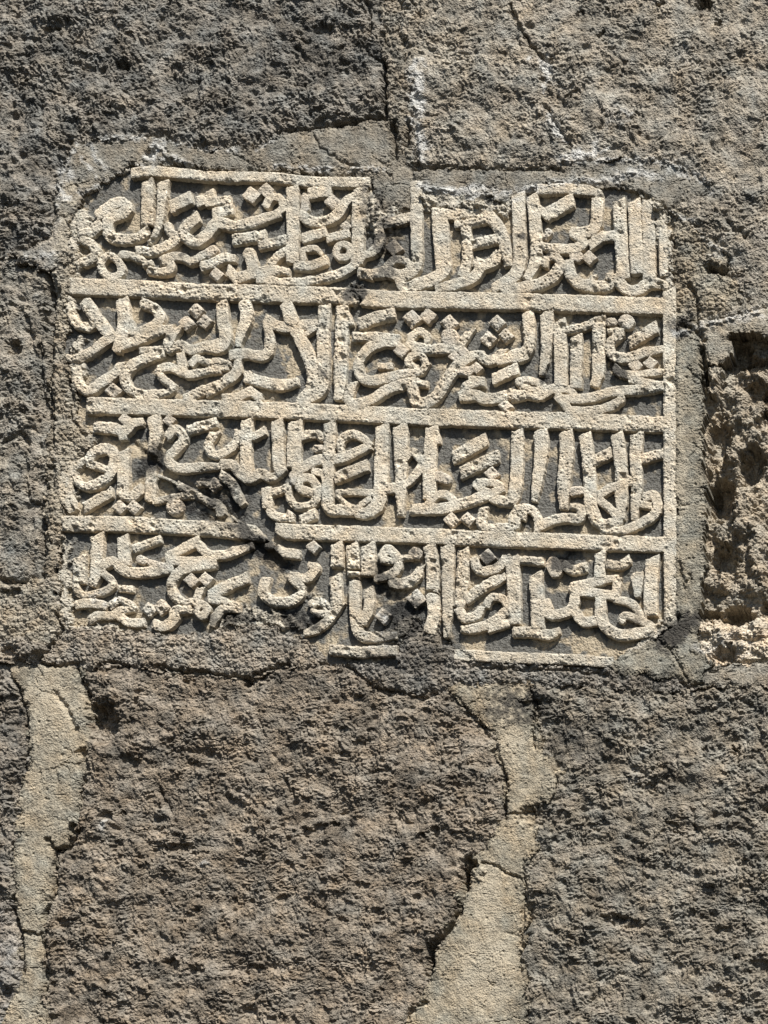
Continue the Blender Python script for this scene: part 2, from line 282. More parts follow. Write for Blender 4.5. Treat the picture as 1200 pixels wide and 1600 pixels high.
# grooves: polyline, half width, depth
CRACKS = [([(572,0),(578,40),(566,68),(575,85),(596,92)],2.5,5), ([(597,92),(598,180)],3.5,14), ([(612,190),(615,245)],4,10), ([(636,188),(634,225)],3.5,9),
 ([(520,192),(545,190),(575,182),(600,180)],3,9), ([(430,204),(480,200),(520,192)],2,4), ([(490,212),(505,235),(530,250),(560,258)],2,3),
 ([(797,10),(812,45),(830,72),(850,92),(860,98)],2.5,6), ([(852,165),(870,195),(892,225)],2.2,5), ([(648,262),(700,258),(772,262),(873,262)],2,4),
 ([(640,0),(655,25)],2,3), ([(75,430),(80,470),(77,560),(80,700)],3.5,8), ([(40,495),(48,540),(60,560)],3,5), ([(60,540),(62,600),(72,650)],3,6),
 ([(38,700),(40,780),(62,790)],2.5,4), ([(0,690),(30,675),(38,690)],3,6), ([(62,800),(66,900)],3,7), ([(0,905),(35,910)],4,9), ([(105,590),(112,620),(108,650),(130,680)],2,4),
 ([(88,960),(95,985),(82,1005),(60,1030)],2.5,9), ([(60,1035),(85,1040),(120,1036)],2.5,6), ([(118,1040),(128,1065),(138,1100),(140,1130)],3,8), ([(150,1040),(170,1033),(200,1040)],2.5,7),
 ([(240,1040),(275,1048),(330,1052),(385,1060),(420,1045),(450,1038)],2.6,8), ([(500,1036),(540,1038),(580,1072),(610,1085)],2.4,6), ([(22,1062),(38,1110),(42,1160),(38,1200)],2.2,6),
 ([(85,1082),(105,1110),(118,1140)],3,4), ([(70,1310),(84,1328),(105,1322),(122,1300)],2.5,8), ([(85,1328),(86,1370),(78,1405),(65,1440)],2.2,6), ([(18,1420),(32,1460),(33,1520)],2.6,8), ([(35,1455),(62,1460),(70,1490),(70,1560)],2.2,6),
 ([(100,1192),(120,1195),(135,1190)],1.4,2), ([(785,1200),(790,1225),(788,1280)],2.2,8), ([(788,1273),(815,1270),(832,1268)],1.8,4), ([(750,1348),(775,1352),(790,1362),(818,1378)],2,5), ([(818,1345),(820,1390),(815,1450),(812,1520)],2,4),
 ([(722,1385),(716,1420),(700,1450),(672,1480),(668,1520)],4.5,18), ([(730,1345),(722,1370),(724,1388)],6,18), ([(634,1590),(650,1570),(668,1566)],2.5,7), ([(830,1080),(832,1130),(836,1170)],2,4),
 ([(710,1085),(735,1115),(770,1155),(785,1195)],1.8,3), ([(600,1075),(660,1092),(680,1080)],2.4,5), ([(720,1025),(735,1040),(800,1045),(900,1048),(950,1055)],2.5,5),
 ([(1078,445),(1088,470),(1090,520)],2.2,5), ([(1060,505),(1080,512),(1100,530)],3,6), ([(1095,545),(1098,570),(1104,600)],3.5,12), ([(1075,575),(1085,595)],1.6,3),
 ([(1110,500),(1150,492),(1200,478)],1.8,3), ([(1055,780),(1060,790)],2,3), ([(1062,880),(1068,920),(1078,900)],2,4), ([(1000,1002),(1020,995),(1045,975),(1060,965)],3.5,8),
 ([(1030,1000),(1050,1020),(1075,1065)],1.8,3), ([(1062,1068),(1085,1072),(1098,1066)],2.4,7), ([(1110,1050),(1140,1036),(1200,1030)],1.8,4), ([(690,980),(705,1010),(730,1030)],4,7),
 ([(540,955),(560,975),(600,1000)],1.8,3), ([(1135,345),(1150,360),(1165,372)],3,4), ([(1110,420),(1130,421),(1136,413)],3,8), ([(1040,325),(1000,300),(975,302)],2,4), ([(1160,492),(1200,478)],2.5,4),
 ([(880,1140),(882,1170)],1.4,1.5), ([(445,1220),(455,1240)],3,5), ([(245,1230),(262,1262)],3,5), ([(1080,1265),(1088,1300)],3,5), ([(640,1460),(668,1448)],2,3)]
PITS = [(727,1372,8,24,.3,18),(671,1498,5,20,0,14),(738,1350,9,8,0,12),(190,102,13,7,.3,11),(90,25,13,10,.4,-7),(80,47,16,5,0,8),(1100,3,13,9,0,22),(1122,33,7,5,0,9),(1030,6,8,5,0,8),(906,18,5,4,0,7),(948,14,4,4,0,7),(937,52,5,4,0,7),(888,150,4,4,0,6),(847,122,5,4,0,6),(503,43,17,6,0,8),(470,60,14,5,.3,5),
 (162,1130,24,32,0,20),(150,1110,10,18,0,9),(128,1175,9,7,0,10),(165,1275,10,7,0,10),(190,1268,6,5,0,8),(112,1295,7,8,0,9),(114,1282,7,5,0,-4),(490,1300,22,12,-.4,9),(483,1292,7,5,0,-5),(520,1285,10,6,0,8),
 (385,1068,6,8,0,12),(660,1305,7,6,0,9),(680,1298,7,9,0,9),(1148,1170,7,6,0,9),(1197,1265,6,7,0,10),(835,1275,26,16,0,9),(880,1272,12,9,0,6),(1050,1290,14,6,.5,8),(970,1440,34,10,.2,8),(950,1435,14,8,0,5),(1190,1510,20,14,0,9),(1130,1455,16,10,0,6),
 (270,1505,14,8,0,8),(305,1515,12,10,0,7),(385,1580,14,12,-.4,8),(590,1205,20,5,0,5),(280,1325,26,6,0,6),(565,1385,14,6,0,6),(535,1435,10,6,.3,6),(440,1405,7,8,0,6),(830,1100,22,7,-.1,8),(1118,410,20,7,.2,-7),(1118,421,18,4,.1,9),
 (1145,1095,10,5,0,7),(1100,1170,5,5,0,6),(1168,1100,10,6,0,4),(20,540,11,11,0,14),(10,635,7,7,0,10),(35,640,7,5,0,8),(106,600,4,8,0,10),(15,925,16,8,0,9),(10,1020,10,8,0,9),(45,1010,22,20,0,-10),(63,1016,7,7,0,-7),(18,1405,8,5,0,10),
 (650,258,9,7,0,12),(178,700,1,1,0,0),(745,1360,13,14,.5,-5),(232,238,8,6,0,8),(80,460,12,22,0,10),(75,500,9,30,0,10),(80,740,8,24,0,8),(68,840,8,30,0,7),(690,1000,12,10,.5,8),(660,980,14,14,0,7),(550,1020,16,8,0,4),
 (1125,1550,20,10,0,6),(1010,1230,18,8,0,6),(1165,1350,22,7,.2,6),(880,1360,22,8,.3,6),(930,1290,20,7,0,5),(100,1440,9,7,0,6),(205,1190,16,10,.3,6),(260,1170,14,8,.5,5),(480,1250,8,6,0,5),(560,1160,14,6,0,5)]
CAVES = [(1122,770,22,34,0,48),(1150,958,26,15,0,42),(1108,955,16,10,0,22),(1172,720,18,30,.2,26),(1130,870,22,22,0,22),(1150,545,24,22,0,26),(1185,600,20,14,0,14),(1180,560,30,12,0,20),(1120,680,18,46,.1,24),(1132,1020,16,13,0,22),(1200,945,14,10,0,22),(1195,610,10,12,0,18),(1108,740,10,30,0,18),(1196,640,8,12,0,20)]
KNOBS = [(1128,548,12,12,0,26),(1116,580,13,16,0,26),(1112,605,12,14,0,22),(1185,860,18,50,0,14),(1160,800,22,36,.2,20),(1132,838,14,10,.5,16),(1180,905,30,24,0,12),(1115,900,20,24,0,12),(1165,640,26,18,0,12),(1140,700,16,16,0,14),(1165,960,1,1,0,0),(1175,680,10,20,0,12),(1110,980,20,10,0,8),(1170,985,30,14,0,10),(1150,1010,16,12,0,6)]

FILL = [(118,345,26,22,.3,9),(105,400,20,40,0,10),(575,325,18,34,0,8),(600,330,24,22,0,8),(705,312,55,16,.05,9.5),(760,325,40,12,.1,9.5),(800,310,22,10,0,8),(1032,345,14,40,0,9.5),(1020,322,30,10,0,9),
 (118,690,26,26,.5,10),(104,745,12,40,0,9),(100,880,9,45,0,6),(98,955,14,36,0,9),(150,945,16,8,0,5),(545,460,24,14,0,7),(235,300,18,10,0,5),(120,560,10,46,0,7),(108,480,8,22,0,8),(640,985,26,26,0,8),(1030,985,20,14,-.6,8),
 (600,1000,16,12,0,5),(420,965,60,10,.2,7),(150,980,50,7,0,7),(1000,1010,40,10,-.5,5),(660,300,14,26,0,6),(180,262,20,8,0,5),(370,970,40,8,0,6),(490,930,14,8,0,3),(1045,420,8,60,0,9),(860,275,20,6,0,6)]
def axis(lo, hi, lim_lo, lim_hi, st):
    core = np.arange(lo, hi, st); a = []; x = hi; s = st
    while x < lim_hi: a.append(x); s *= 1.07; x += s
    a.append(lim_hi); b = []; x = lo - st; s = st
    while x > lim_lo: b.append(x); s *= 1.07; x -= s
    b.append(lim_lo)
    return np.array(b[::-1] + list(core) + a)
us = axis(-14, 1214, -330, 1530, 1.65); vs = axis(-14, 1614, -330, 1930, 1.65)
U, V = [a.astype(np.float32) for a in np.meshgrid(us, vs)]
cu = ((U[:-1, :-1] + U[1:, 1:]) / 2); cv = ((V[:-1, :-1] + V[1:, 1:]) / 2)
wu = cu + 6 * fbm(cu, cv, 30, 11, 4, gain=.7) + 2.6 * fbm(cu, cv, 7, 14, 2); wv = cv + 6 * fbm(cu, cv, 30, 12, 4, gain=.7) + 2.6 * fbm(cu, cv, 7, 15, 2)
lab = np.full(cu.shape, -1, np.int16)
for k, p in enumerate(PLAN): lab[inside(p[5], wu, wv)] = k
for _ in range(60):                                   # hairline gaps between the outlines go to the nearest piece
    m = lab < 0
    if not m.any(): break
    for dy, dx in ((0, 1), (0, -1), (1, 0), (-1, 0)):
        n = np.roll(lab, (dy, dx), (0, 1)); t = (lab < 0) & (n >= 0); lab[t] = n[t]

def edge_dist(lab, n):
    """cells to the nearest border between pieces, at the grid's vertices"""
    P = np.pad(lab, 1, mode='edge')
    a, b, c, d = P[:-1, :-1], P[1:, :-1], P[:-1, 1:], P[1:, 1:]
    m = (a == b) & (a == c) & (a == d); dist = m.astype(np.float32)
    for k in range(n - 1):
        q = np.pad(m, 1, mode='edge')
        if k % 2: e = q[1:-1, 1:-1] & q[:-2, 1:-1] & q[2:, 1:-1] & q[1:-1, :-2] & q[1:-1, 2:]
        else: e = q[1:-1, 1:-1] & q[:-2, 1:-1] & q[2:, 1:-1] & q[1:-1, :-2] & q[1:-1, 2:] & q[:-2, :-2] & q[2:, 2:] & q[:-2, 2:] & q[2:, :-2]
        m = e; dist += m
    return dist * 1.65
ED = edge_dist(lab, 14)

ismort = np.isin(lab, [k for k, p in enumerate(PLAN) if p[1] in (MORTAR,) and p[2] == -1 and p[5][0][1] > 1035])
P_ = np.pad(ismort, 1, mode='edge'); mv = P_[:-1, :-1] | P_[1:, :-1] | P_[:-1, 1:] | P_[1:, 1:]
DM = np.full(mv.shape, 99, np.float32); DM[mv] = 0
for k in range(18):
    q = np.pad(mv, 1, mode='edge'); e = q[1:-1, 1:-1] | q[:-2, 1:-1] | q[2:, 1:-1] | q[1:-1, :-2] | q[1:-1, 2:]
    DM[e & ~mv] = (k + 1) * 1.65; mv = e

# height layers shared by the pieces
def groove_field(u, v):
    wu = u + 3.2 * fbm(u, v, 12, 91, 3, gain=.7); wv = v + 3.2 * fbm(u, v, 12, 95, 3, gain=.7)
    g = np.zeros(u.shape, np.float32)
    for pts, w, dp in CRACKS:
        d = linedist(pts, wu, wv, 14); g = np.maximum(g, 1.35 * dp * np.exp(-(d / w) ** 2 * .75))
    return g
def pit_field(u, v, lst, wn=5):
    wu = u + wn * fbm(u, v, 14, 101, 3, gain=.7); wv = v + wn * fbm(u, v, 14, 105, 3, gain=.7)
    g = np.zeros(u.shape, np.float32)
    for (a, b, ra, rb, an, dp) in lst:
        R = max(ra, rb) * 1.7 + 8; m = (np.abs(u - a) < R) & (np.abs(v - b) < R)
        if not m.any(): continue
        x = wu[m] - a; y = wv[m] - b; c, s = math.cos(an), math.sin(an)
        q = np.sqrt(((x * c + y * s) / ra) ** 2 + ((-x * s + y * c) / rb) ** 2)
        g[m] += dp * (1 - sstep(.55, 1.25, q))
    return g
def ridge_field(u, v):
    wu = u + 5 * fbm(u, v, 14, 191, 3, gain=.7); wv = v + 5 * fbm(u, v, 14, 195, 3, gain=.7)
    g = np.zeros(u.shape, np.float32)
    for pts, w, dp in RIDGES:
        d = linedist(pts, wu, wv, 14); g = np.maximum(g, dp * np.exp(-(d / w) ** 2) * sstep(-.45, .2, fbm(u, v, 22, 199, 2)))
    return g
GR = groove_field(U, V) - ridge_field(U, V); PT = pit_field(U, V, PITS)

def basalt(u, v, s):
    wx = u + 6 * perlin(u, v, 22, s + 1); wy = v + 4 * perlin(u, v, 22, s + 2) + 10 * perlin(u, v, 90, s + 12)
    h = 5.5 * fbm(wx, wy, 120, s, 2) + 6.0 * perlin(wx, wy, 48, s + 3, 1.3) + 3.0 * perlin(wx, wy, 19, s + 23, 1.5)
    k = .38 + .85 * sstep(-.55, .5, fbm(u, v, 75, s + 21, 3, gain=.6))              # coarser and finer weathering
    h = h + k * (5.2 * np.abs(perlin(wx, wy, 21, s + 4, 1.2)) + 3.9 * np.abs(perlin(wx, wy, 10.5, s + 5, 1.15)) + 3.1 * np.abs(perlin(wx, wy, 5.6, s + 6, 1.1)) + 1.9 * perlin(wx, wy, 3.3, s + 16))
    f1, _ = worley(wx, wy, 26, s + 7); h = h - 5.0 * (1 - sstep(.05, .30, f1)) * sstep(0, .3, perlin(u, v, 60, s + 8) + .1)
    f1, _ = worley(wx, wy, 11, s + 9); h = h - 2.2 * (1 - sstep(.08, .30, f1))
    return h - 4.6
def mortar(u, v, s):
    h = 1.8 * fbm(u, v, 70, s, 3) + .55 * fbm(u, v, 12, s + 1, 3, gain=.7)
    g = sstep(.0, .45, fbm(u, v, 40, s + 9, 3) + .08)                    # places where the sand grain shows
    h = h + g * (1.3 * np.abs(perlin(u, v, 6, s + 2)) + 1.3 * np.abs(perlin(u, v, 3.6, s + 3))) + .35 * perlin(u, v, 3.4, s + 4)
    a, b = worley(u + 9 * perlin(u, v, 20, s + 41) + 3 * perlin(u, v, 7, s + 42), v + 9 * perlin(u, v, 20, s + 43) + 3 * perlin(u, v, 7, s + 44), 75, s + 40)
    h = h - 2.6 * np.exp(-((b - a) / .016) ** 2) * sstep(-.05, .25, perlin(u, v, 90, s + 45) + .1)      # hairline cracks
    f1, _ = worley(u, v, 24, s + 5); return h - 2.2 * (1 - sstep(.03, .13, f1)) * sstep(-.1, .2, perlin(u, v, 50, s + 6))
def pebbly(u, v, s):
    f1, f2 = worley(u + 3 * perlin(u, v, 9, s + 2), v, 8.5, s); g1, g2 = worley(u, v, 19, s + 3)
    return 2.6 * fbm(u, v, 48, s + 4, 3) + 3.0 * (1 - f1 * 1.3) * sstep(0, .25, f2 - f1) + 3.2 * (.6 - g1) + 2.0 * np.abs(perlin(u, v, 4.4, s + 5)) - 2.5
def rubble(u, v, s):
    g1, g2 = worley(u + 6 * perlin(u, v, 18, s + 2), v + 6 * perlin(u, v, 18, s + 8), 30, s + 3)
    f1, f2 = worley(u, v, 10, s)
    return 9 * fbm(u, v, 70, s + 4, 3, gain=.6) + 12 * (.55 - g1) + 3.6 * (.6 - f1) + 3.5 * np.abs(perlin(u, v, 8, s + 5)) + 2.6 * np.abs(perlin(u, v, 4.4, s + 6))

wall = empty('stone_wall', (0, 0, ZC - 1.3), 'old wall of rough dark basalt blocks and crumbling mortar that holds the carved panel', 'wall')
panel = empty('inscription_panel', (0, 0, ZC + .15), 'pale square stone panel carved with four rows of Arabic calligraphy set in the basalt wall', 'inscription')
for e in (wall, panel): pass
bpy.context.view_layer.update()

def to_local(o, parent):
    o.matrix_parent_inverse = parent.matrix_world.inverted()

for k, (name, kind, base, label, colour, poly) in enumerate(PLAN):
    cells = lab == k
    if not cells.any(): continue
    vm = np.zeros(U.shape, bool)
    for a, b in ((0, 0), (0, 1), (1, 0), (1, 1)): vm[a:a + cells.shape[0], b:b + cells.shape[1]] |= cells
    u = U[vm]; v = V[vm]; d = ED[vm]; s = 1000 + 37 * k; H = np.zeros(U.shape, np.float32)
    rim = 1.6 * perlin(u, v, 16, s + 31)
    if kind == STONE:
        h = basalt(u, v, s) * {0: .86, 1: .62, 5: .75}.get(k, .84) - 5.5 * np.exp(-(d / 4.0) ** 1.3) * sstep(-.35, .5, perlin(u, v, 28, s + 33)) - 2.0 * np.exp(-d / 13) + rim; mat = M_BASALT; var = .26
        
        def colf(a, b, c=colour, s=s):
            i = np.clip(np.searchsorted(us, a), 0, U.shape[1] - 1); j = np.clip(np.searchsorted(vs, b), 0, U.shape[0] - 1)
            lm = sstep(0, 1, .75 * np.exp(-(DM[j, i] / 12) ** 1.2))
            return paint(a, b, c, s + 50, .30, .35, dk=.75, near=lm * .6, patch_=.5)
    elif kind == MORTAR:
        h = mortar(u, v, s) + np.exp(-d / 9) * (2.4 * np.abs(perlin(u, v, 7, s + 61)) + 2.2 * np.abs(perlin(u, v, 4, s + 62)) - 1.6) - 2.6 * np.exp(-(d / 3.0) ** 1.3) * sstep(-.5, .4, rim) ; mat = M_MORTAR
        
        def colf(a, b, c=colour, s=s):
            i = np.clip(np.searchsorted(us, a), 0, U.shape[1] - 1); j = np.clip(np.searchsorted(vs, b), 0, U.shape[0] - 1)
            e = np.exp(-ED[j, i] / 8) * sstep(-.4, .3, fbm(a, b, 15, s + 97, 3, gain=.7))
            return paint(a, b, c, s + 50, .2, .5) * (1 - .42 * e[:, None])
    elif kind == PEBBLY:
        h = pebbly(u, v, s) - 3.5 * np.exp(-(d / 3.5) ** 1.3) * sstep(-.6, .4, rim); mat = M_RUBBLE
        colf = lambda a, b, c=colour, s=s: paint(a, b, c, s + 50, .27, .35, dk=.85, patch_=.5)
    elif kind == RUBBLE:
        h = rubble(u, v, s) - pit_field(u, v, CAVES) + pit_field(u, v, KNOBS); mat = M_RUBBLE
        colf = lambda a, b, c=colour, s=s: paint(a, b, c, s + 50, .28, .25, dk=.4)
    else:
        h = .9 * fbm(u, v, 60, s, 3) + .9 * perlin(u, v, 9, s + 1, .6) + .4 * perlin(u, v, 4, s + 2) ; mat = M_GROUND
        scar = linedist([(205, 690), (255, 735), (330, 775), (400, 850), (440, 880)], u, v, 60)
        wsc = np.exp(-(scar / 5.0) ** 2); fl = pit_field(u, v, FILL, 9)
        h = h - 4.5 * wsc + fl * (.85 + .35 * fbm(u, v, 20, s + 7, 2)) + (fl > .5) * (1.6 * np.abs(perlin(u, v, 6.5, s + 8)) + 1.2 * np.abs(perlin(u, v, 3.7, s + 9)))
        crust = blot(DARK, u, v, 301); h = h + crust * (.9 * np.abs(perlin(u, v, 7, s + 18)) + 1.0 * np.abs(perlin(u, v, 4, s + 19)))
        def colf(a, b, s=s):
            pale = sstep(.0, .5, fbm(a, b, 45, 77, 3) + .22 * fbm(a, b, 12, 78, 2) + .9 * blot(OCHRE, a, b, 501) - .06)[:, None]
            g = np.array([.115, .111, .100], np.float32) * (1 - pale) + pale * np.array([.34, .285, .205], np.float32)
            fl = sstep(1.5, 5, pit_field(a, b, FILL, 9))[:, None]; g = g * (1 - fl) + fl * np.array([.40, .365, .30], np.float32)
            return g * paint(a, b, (1., 1., 1.), s + 50, .16, .0, dcol=(.13, .13, .135), dk=1.15) / .85
    h = h + base - PT[vm]
    if kind != 'slab': h = h - GR[vm]
    H[vm] = h
    par = panel if kind == 'slab' else wall
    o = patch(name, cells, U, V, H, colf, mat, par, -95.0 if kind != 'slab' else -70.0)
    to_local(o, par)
    if label: o['label'] = label
    if kind == 'slab': SLAB_H = H; SLAB_CELLS = cells; o['label'] = 'sunken grey and tan ground of the panel'

